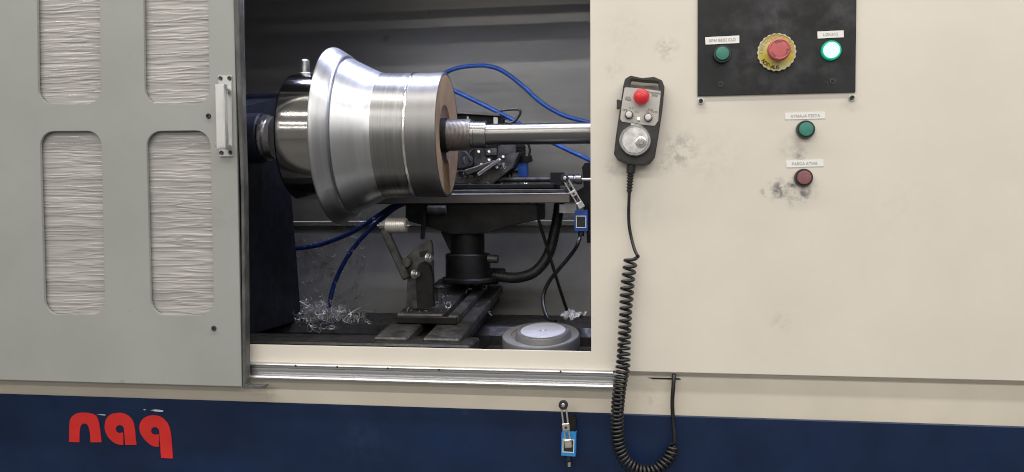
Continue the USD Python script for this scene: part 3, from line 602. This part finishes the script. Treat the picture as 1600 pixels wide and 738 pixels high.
# ================================================================== hoses and cables in the work space
solo('air_hose', tube(pxpath([(660, 150, .60), (690, 118, .60), (715, 106.5, .60), (742, 103, .60), (762, 103.5, .60), (785, 111, .60), (815, 133, .60), (845, 160, .60), (875, 178, .60), (905, 188, .60), (960, 200, .60)]), .0058, 12), 'hose_blue', 'bright blue air hose arching high behind the shaft', 'hose')
solo('air_hose', tube(pxpath([(670, 120, .56), (712, 143, .56), (745, 159, .56), (800, 187, .56), (850, 216, .56), (890, 236, .56), (960, 268, .56)]), .0056, 12), 'hose_blue', 'blue air hose sloping straight down to the right, passing behind the shaft', 'hose')
solo('air_hose', tube(pxpath([(660, 306, .52), (620, 319, .54), (592, 336, .56), (558, 359, .58), (520, 376, .60), (490, 385, .62), (440, 391, .64)]), .0062, 12), 'hose_navy', 'dark blue hose sagging left under the bell to the headstock', 'hose')
solo('air_hose', tube(pxpath([(668, 308, .50), (625, 321, .52), (592, 346, .54), (560, 378, .55), (538, 410, .56), (522, 445, .57), (514, 478, .57), (512, 492, .57)]), .0062, 12), 'hose_navy', 'dark blue hose dropping steeply into the heap of shavings', 'hose')
hk = spline([at(*p) for p in [(770, 430, .50), (796, 434, .50), (815, 433, .51), (834, 426, .52), (849, 411, .53), (859, 392, .54), (866, 365, .55), (871, 340, .56), (876, 305, .56)]], 14)
rr = size(850, 400, .53, 8.3)*(1+.05*np.sin(np.arange(len(hk))*2.1))
solo('drag_hose', tube(hk, rr, 14), 'black_rubber', 'thick black corrugated conduit curving up from the cross slide', 'conduit', smooth=50)
solo('control_cable', tube(pxpath([(837, 300, .50), (839, 330, .50), (845, 355, .50), (856, 390, .51), (868, 430, .52), (880, 468, .54), (887, 488, .55)]), .0042, 10), 'cable_black', 'thin black cable hanging almost straight below the gearbox end', 'cable')
solo('control_cable', tube(pxpath([(908, 352, ys-.0), (904, 378, .40), (893, 397, .42), (874, 420, .43), (858, 440, .44), (849, 462, .44), (850, 482, .42), (857, 498, .40), (868, 503, .38)]), .0048, 10), 'cable_black', 'black cable looping down from the small blue limit switch to the bed', 'cable')

# ================================================================== limit switches
def limit_switch(label, px, py, Y, k, tilt, lever_top, body_mat, deep_mat, lev, low):
    """body centre in photo pixels, k metres per pixel there."""
    c = at(px, py, Y); root = thing('limit_switch', label, 'limit switch', c+np.array([0, 0, -20*k]), 'blue limit switches with lever arm')
    def P(dx, dz, y=0.0): return np.array([c[0]+(dx*math.cos(tilt)+dz*math.sin(tilt))*k, c[1]+y, c[2]+(-dx*math.sin(tilt)+dz*math.cos(tilt))*k])
    def rect(x0, x1, z0, z1, y0, y1, r=0, ch=.001):
        pl = sg.Polygon([(p[0], p[2]) for p in (P(x0, z0), P(x1, z0), P(x1, z1), P(x0, z1))]); return prism(rnd(pl, r) if r else pl, c[1]+y0, c[1]+y1, ch)
    b = part('body', rect(-11.5, 11.5, -18.5, 18.5, -.012, .012, .0015, .0015), body_mat, root)
    part('face_frame', prism(sg.Polygon([(P(x, z)[0], P(x, z)[2]) for x, z in ((-9, -12.5), (9, -12.5), (9, 9), (-9, 9))]).difference(sg.Polygon([(P(x, z)[0], P(x, z)[2]) for x, z in ((-7.6, -11), (7.6, -11), (7.6, 7.5), (-7.6, 7.5))])), c[1]-.0128, c[1]-.0118), 'sticker_white', b)
    part('face_plate', rect(-7.5, 7.5, -10.9, 7.4, -.0124, -.0119, 0, 0), deep_mat, b)
    part('cable_gland', cat(cyl(P(0, -18.6), P(0, -26)-P(0, -18.6), 9*k, 5*k, .0008, 14)), 'black_rubber', root)
    lv = np.array(lever_top, float); d0 = np.array(low, float)
    def LP(dx, dy, y): return np.array([at(dx, dy, Y)[0], c[1]+y, at(dx, dy, Y)[2]])
    n = np.array([-(lv-d0)[1], (lv-d0)[0]])/np.linalg.norm(lv-d0)
    lm = part('lever', cat(*[oriented(LP(*(d0+n*s), -.022), LP(*(lv+n*s), -.022), 2.6*k, .004, (0, 1, 0), .0006) for s in (-3.6, 3.6)]), 'lever_metal', root)
    mid = d0*.55+lv*.45
    part('lever_clamp', oriented(LP(*(mid-(lv-d0)*.09), -.024), LP(*(mid+(lv-d0)*.09), -.024), 11.5*k, .006, (0, 1, 0), .001), 'lever_metal', lm)
    part('lever_hub', oriented(LP(*(d0-(lv-d0)*.08), -.022), LP(*(d0+(lv-d0)*.14), -.022), 11.5*k, .009, (0, 1, 0), .0015), 'lever_metal', lm)
    part('clamp_screw', cyl(LP(*mid, -.0268), (0, -1, 0), .003, 2.2*k, .0005, 10), 'screw_dark', lm)
    rl = part('roller', revolve([(0, 3*k), (0, 6.6*k), (.001, 7.2*k), (.007, 7.2*k), (.008, 6.6*k), (.008, 3*k)], LP(*lv, -.0195), (0, -1, 0), 28), 'black_rubber', root)
    part('roller_pin', cyl(LP(*lv, -.0195), (0, -1, 0), .0095, 3.1*k, .0008, 18), 'galvanised', rl)
    return root, P
kf = size(889, 690, -.02, 1)
ls, Pf = limit_switch('blue limit switch with upright roller lever mounted low on the navy base', 889, 692.5, -.006, kf, math.radians(1.5), (882, 628.5), 'switch_blue', 'bezel_dark', None, (889.5, 690))
part('mount_bracket', prism(sg.Polygon(xz([(887, 650), (894, 647), (900, 653), (900, 676), (887, 676)], .0)).buffer(.0), -.004, .0075, .001), 'iron_black', ls)
part('cable_plug', cyl(Pf(1, -29), (0.03, 0, -1), 9*kf, 3.3*kf, .001, 16), 'chrome', ls)
ki = size(908, 345, ys-.03, .88)
limit_switch('small deep blue limit switch with slanted lever inside the right edge of the opening', 908.5, 345, ys-.035, ki, 0, (884, 279), 'switch_deep', 'bezel_dark', None, (909, 322))

# ================================================================== spare discs and scrap on the bed
YDk = .155
TD = math.radians(10.5); DA = np.array([-.02, -math.sin(TD), math.cos(TD)]); DA /= np.linalg.norm(DA)
kd = size(846, 530, YDk, 1)
c0 = at(845, 522.5, YDk)
solo('spare_disc', revolve([(-20*kd, 0), (-20*kd, 59*kd), (-18*kd, 60.5*kd), (-3*kd, 61*kd), (0, 59.5*kd), (.6*kd, 54*kd), (.6*kd, 47*kd), (-1.2*kd, 46*kd), (-1.2*kd, 0)], c0, DA, 96), 'disc_grey', 'wide grey grooved disc lying on the bed, under the smaller disc', 'metal disc')
c1 = at_plane(849, 526, c0, DA)+DA*.0006
sd = thing('spare_disc', 'small pale disc with centre dimple resting on the wide grey disc', 'metal disc', c1)
hb = 10*kd
part('edge', revolve([(-1.0*kd, 0), (-1.0*kd, 42*kd), (.5*kd, 43.5*kd), (hb-1.5*kd, 41.5*kd), (hb-.6*kd, 40.6*kd), (hb-.6*kd, 0)], c1, DA, 96), 'disc_grey', sd)
part('dark_rim', revolve([(hb-.55*kd, 35*kd), (hb+.2*kd, 35.6*kd), (hb+.2*kd, 40.2*kd), (hb-.55*kd, 40.5*kd)], c1, DA, 96), 'disc_rim', sd)
part('face', revolve([(hb-.5*kd, 35*kd), (hb+.25*kd, 34.5*kd), (hb+.3*kd, 7*kd), (hb-.6*kd, 5.4*kd), (hb-.6*kd, 3.2*kd), (hb+.1*kd, 2.2*kd), (hb+.1*kd, 0)], c1, DA, 96), 'disc_top', sd)
# crumpled scrap of foil paper
g = 14; U, V = np.meshgrid(np.linspace(0, 1, g), np.linspace(0, 1, g)); P0 = at(876, 497, .40); P1 = at(908, 487, .42); P2 = at(884, 503, .33)
pp = P0+U.ravel()[:, None]*(P1-P0)+V.ravel()[:, None]*(P2-P0); pp[:, 2] += .012*rng.random(g*g)+.02*np.sin(U.ravel()*5)*(1-V.ravel())*U.ravel()
pp[:, 1] += .008*rng.standard_normal(g*g)*.5
ix = np.arange(g*g).reshape(g, g); fq = np.c_[ix[:-1, :-1].ravel(), ix[:-1, 1:].ravel(), ix[1:, 1:].ravel(), ix[1:, :-1].ravel()]
fr = np.vstack([fq[:, [0, 1, 2]], fq[:, [0, 2, 3]]]); back = pp+np.array([0, 0, -.0008])
solo('paper_scrap', trimesh.Trimesh(np.vstack([pp, back]), np.vstack([fr, fr[:, ::-1]+g*g]), process=False), 'paper', 'crumpled pale scrap lying behind the spare discs', 'scrap', smooth=False)

# ------------------------------------------------------------------ shavings: curls in a heap, on the hoses and stuck to the back sheet
def curl(p, R, turns, pitch, r, n=None):
    n = n or max(6, int(9*turns)); ax, a, b = frame(rng.standard_normal(3)); t = np.linspace(0, turns*2*math.pi, n); R_ = R*(1+.25*np.sin(t*.7+rng.random()*6))
    return tube(p+R_[:, None]*(np.cos(t)[:, None]*a+np.sin(t)[:, None]*b)+ax*(t*pitch/6.28)[:, None], r, 4, False)
heap = []
for i in range(230):
    px = float(np.clip(rng.normal(497, 30), 448, 590)); Y = rng.uniform(.42, .62); z = zrw+.004+abs(rng.normal(0, .020))*math.exp(-((px-495)/48)**2)
    p = at(px, 500, Y); p[2] = z
    heap.append(curl(p, rng.uniform(.004, .014), rng.uniform(.4, 1.7), rng.uniform(.002, .012), rng.uniform(.0005, .0012)))
for i in range(9):
    p = at(rng.uniform(465, 520), 512, rng.uniform(.36, .42)); p[2] = zrw-.004
    heap.append(curl(p, rng.uniform(.006, .013), rng.uniform(.7, 1.3), .004, .0011))
for i in range(16):      # long straight slivers
    p = at(rng.normal(515, 26), 500, rng.uniform(.45, .6)); p[2] = zrw+.012; d = rng.standard_normal(3)*np.array([.06, .03, .03]); d[2] = abs(d[2])*.8
    heap.append(tube(spline([p, p+d*.5+rng.standard_normal(3)*.004, p+d]), .0009, 4, False))
solo('metal_shavings', cat(*heap), 'swarf', 'heap of curled bright metal shavings on the rear bed way', 'metal shavings', 'stuff')
stuck = []
for i in range(210):
    px, py = rng.uniform(462, 572), rng.uniform(372, 492)
    if rng.random() < .35: px = rng.normal(500, 18)
    stuck.append(curl(at(px, py, YB-.006), rng.uniform(.002, .011), rng.uniform(.25, .8), .003, rng.uniform(.0004, .0012)))
for i in range(30):
    s = rng.random(); px, py, Y = (620-140*s, 325+60*s, .53+.08*s) if rng.random() < .5 else (560-46*s, 375+105*s, .545)
    stuck.append(curl(at(px+rng.normal(0, 3), py+rng.normal(0, 3), Y), rng.uniform(.003, .007), rng.uniform(.3, .8), .003, .0006))
solo('metal_shavings', cat(*stuck), 'swarf', 'loose thin shavings clinging to the back sheet and dark blue hoses', 'metal shavings', 'stuff')
chips = []
for i in range(190):
    px, py = rng.uniform(640, 705), rng.uniform(448, 486)
    if rng.random() < .6: px, py = rng.normal(662, 12), rng.normal(474, 8)
    x, v = sloc(px, min(py, 487), hu)
    if x < xe+.005 or x > xg-.012 or v < vu+.006 or v > v2: continue
    chips.append(curl(S0+np.array([x, 0, 0])+SV*v+SN*(hu+.0022), rng.uniform(.0012, .0035), rng.uniform(.2, .6), .001, rng.uniform(.0004, .0009), 4))
for px, py in ((730, 448), (735, 453), (753, 448), (757, 451), (728, 458), (640, 487), (700, 480), (765, 493), (690, 466)):
    p = at(px, py, .30) if py < 470 else at(px, py, .2)
    x, v = sloc(px, py, hu); chips.append(curl(S0+np.array([x, 0, 0])+SV*min(v, LB)+SN*(hu+.004 if v < v2 else hu+.026), .006, .9, .004, .0011))
for px in np.linspace(700, 830, 26):
    p = at(px+rng.normal(0, 3), 286, YU+rng.uniform(.03, .1)); p[2] = at(760, 288, YU+.03)[2]+.003; chips.append(curl(p, rng.uniform(.002, .005), .5, .002, .0007))
for i in range(60):
    px = rng.uniform(712, 790); py = rng.normal(271-.35*max(0, px-745), 3.5); chips.append(curl(at(px, py, YT-.047), rng.uniform(.0012, .004), rng.uniform(.25, .8), .001, rng.uniform(.0004, .0009), 5))
solo('metal_chips', cat(*chips), 'swarf', 'scattered fine metal chips on the cross slide and upper tool slide', 'metal chips', 'stuff')

# ================================================================== hand pendant and its coiled cord
YPN = -.032
hpx = thing('hand_pendant', 'black hand pendant with silver jog wheel and coiled cord on the cream panel', 'pendant controller', at(990, 258, -.002))
outl = pxpoly([(985, 117.5), (1004, 121.5), (1022, 119.5), (1035, 125), (1039, 136), (1036, 170), (1030, 210), (1024, 246), (1016, 256), (1005, 259.5), (980, 256.5), (964, 250.5), (958.5, 241), (962, 210), (968, 170), (973, 135), (976, 123)], YPN, .006)
slot = pxpoly([(986, 124.5), (1004, 127), (1028, 128.5), (1030, 140), (1004, 139.5), (985.5, 137)], YPN, .003)
body = part('body', prism(outl.difference(slot), YPN, -.004, .005), 'pendant_black', hpx)
fp_ = part('face_plate', prism(pxpoly([(976, 136.5), (1000, 138.5), (1033, 142.5), (1030, 168), (1028.5, 189), (1023, 197), (1002, 195), (972, 190.5), (969, 186), (972, 160)], YPN-.0003, .003), YPN-.0015, YPN-.0002, .0004), 'face_grey', hpx)
def ptxt(s, px, py, h, tilt=-.13, bold=False): return part('lettering', text(s, size(px, py, YPN, h), (*at(px, py, YPN-.0016)[:1], YPN-.0016, at(px, py, YPN-.0016)[2]), tilt, bold, .0003), 'ink', fp_)
ptxt('JOG', 980.5, 152.5, 3.0); ptxt('Feed', 981.5, 156, 3.0); ptxt('Emergency', 1023.5, 145.8, 3.2); ptxt('Stop', 1023, 149.6, 3.2)
ptxt('OFF', 976.5, 172, 3.0); ptxt('X Y', 986.5, 169, 3.0); ptxt('Z 4', 995, 175, 3.0); ptxt('X10', 1016, 171.5, 3.0); ptxt('X1', 1012, 175, 2.8); ptxt('X100', 1022.5, 175, 2.8)
ptxt('ON', 997.5, 189.8, 2.6)
k = size(1001, 153, YPN, 1); o = at(1002.2, 152.6, YPN-.0017)
part('stop_button', revolve([(0, 8*k), (.006, 8*k), (.007, 11.4*k), (.010, 12.4*k), (.014, 12.2*k), (.018, 10.8*k), (.0205, 7.5*k), (.0215, 4*k), (.0216, 0)], o, (0, -1, 0), 40), 'stop_red', hpx)
for px, py in ((982.8, 179.8), (1012.8, 184)):
    o = at(px, py, YPN-.0017); kn = part('knob', revolve([(0, 6.6*k), (.004, 6.4*k), (.005, 5.6*k), (.005, 0)], o, (0, -1, 0), 28), 'bezel_dark', hpx)
    part('knob_cap', revolve([(.0051, 5.4*k), (.013, 4.8*k), (.0145, 4.0*k), (.0148, 0)], o, (0, -1, 0), 24), 'knob_pale', kn)
part('status_lamp', revolve([(0, 2.2*k), (.0015, 1.8*k), (.002, 0)], at(997.8, 185.3, YPN-.0017), (0, -1, 0), 14), 'lamp_white', hpx)
wo = at(992.5, 220, YPN-.0004); WR = 25.5*k
jw = part('jog_wheel', revolve([(0, WR), (.004, WR), (.006, WR*.985), (.012, WR*.93), (.0135, WR*.90), (.0135, WR*.82), (.0125, WR*.80), (.0125, 0)], wo, (0, -1, 0), 72), 'wheel_rim', hpx)
part('wheel_face', revolve([(.0126, WR*.79), (.0138, WR*.77), (.0141, WR*.4), (.0141, 0)], wo, (0, -1, 0), 48), 'wheel_face', jw)
cr = at(1001.5, 222.5, YPN-.0142)
part('finger_knob', cat(revolve([(0, 8.4*k), (.001, 8.6*k), (.0016, 7.2*k), (.0014, 5*k), (.0014, 0)], cr, (0, -1, 0), 28), revolve([(.0014, 4.4*k), (.010, 4.2*k), (.012, 3.2*k), (.012, 0)], cr, (0, -1, 0), 24)), 'wheel_rim', jw)
tk = []
for i in range(40):
    a = i*2*math.pi/40; c_, s_ = math.cos(a), math.sin(a)
    tk.append(oriented((wo[0]+WR*.87*c_, wo[1]-.0137, wo[2]+WR*.87*s_), (wo[0]+WR*.93*c_, wo[1]-.0132, wo[2]+WR*.93*s_), .0005, .0006, (0, 1, 0), 0))
part('scale_marks', cat(*tk), 'ink', jw)
part('pointer_plate', pxprism([(986, 191.5), (997, 192.6), (998.5, 196.5), (985.5, 195)], YPN-.0015, .0012), 'galvanised', hpx)
part('side_switch', pxprism([(963.5, 155.5), (969, 156), (971.5, 160), (970.5, 168), (963.5, 171)], YPN+.006, .014, .001, .001), 'pendant_black', hpx)
# cord: boot, straight lead, coil, straight lead into the lip
boot = spline([at(*p) for p in [(986.5, 257, -.018), (985, 275, -.017), (983.2, 301, -.014)]], 22); nb = len(boot); ii = np.arange(nb)
rb = np.interp(ii, [0, nb*.38, nb*.4, nb-1], [7.2, 6.6, 5.2, 4.0])*k*np.where(ii < nb*.4, 1, 1+.16*np.sign(np.sin(ii*1.55)))
part('cord_boot', tube(boot, rb, 16), 'black_rubber', hpx, smooth=30)
lead = spline([at(*p) for p in [(983.3, 300, -.014), (982.3, 330, -.012), (983, 352, -.012), (986.5, 372, -.014), (991.5, 390, -.02), (996, 399.5, -.024)]], 12)
cen = spline([at(*p) for p in [(986, 402, -.020), (983, 425, -.020), (980, 450, -.020), (977.5, 490, -.020), (975.5, 530, -.022), (973.5, 570, -.034), (970, 595, -.034), (966.5, 620, -.032), (964.5, 650, -.028), (965, 680, -.026), (969, 704, -.026), (980, 724, -.026), (1000, 736, -.026), (1022, 735, -.024), (1038, 724, -.020), (1048, 710, -.016), (1053, 697, -.012)]], 40)
seg = np.r_[0, np.cumsum(np.linalg.norm(np.diff(cen, axis=0), axis=1))]; pxs = np.array([proj(c)[1] for c in cen])
tot = seg[-1]; s = np.linspace(0, tot, 2200); cx = np.c_[[np.interp(s, seg, cen[:, i]) for i in range(3)]].T
pitch = np.interp(s/tot, [0, .10, .38, .48, .62, 1], [11.5, 11.0, 8.8, 7.0, 6.6, 7.0])*k
ph = np.r_[0, np.cumsum(2*math.pi*np.diff(s)/((pitch[1:]+pitch[:-1])/2))]
tg = np.gradient(cx, axis=0); tg /= np.linalg.norm(tg, axis=1, keepdims=True)
e1 = np.cross(tg, (0, 1.0, 0)); e1 /= np.linalg.norm(e1, axis=1, keepdims=True); e2 = np.cross(tg, e1)
RC = np.interp(s/tot, [0, .02, .98, 1], [8.6, 8.8, 8.6, 7])*k
RC = RC*(1+.05*np.sin(s*37)+.03*np.sin(s*91+1))
hel = cx+RC[:, None]*(np.cos(ph-.4)[:, None]*e1+np.sin(ph-.4)[:, None]*e2)
m_ = int(ph[-1]/(2*math.pi)*22); hel = np.c_[[np.interp(np.linspace(0, ph[-1], m_), ph, hel[:, i]) for i in range(3)]].T
part('coiled_cord', tube(hel, 2.55*k, 9), 'cable_black', hpx, smooth=60)
part('cord_lead', tube(np.vstack([lead, spline([lead[-1], lead[-1]+np.array([.001, .004, -.003]), hel[6]], 6)[1:]]), 2.6*k, 12), 'cable_black', hpx, smooth=60)
part('cord_lead', tube(np.vstack([spline([hel[-1], at(1054, 690, -.012), at(1052, 660, -.008), at(1050.5, 630, -.006), at(1052, 605, -.004), at(1053, 588, .002), at(1053, 584, .02)], 10)]), 3.3*k, 12), 'cable_black', hpx, smooth=60)
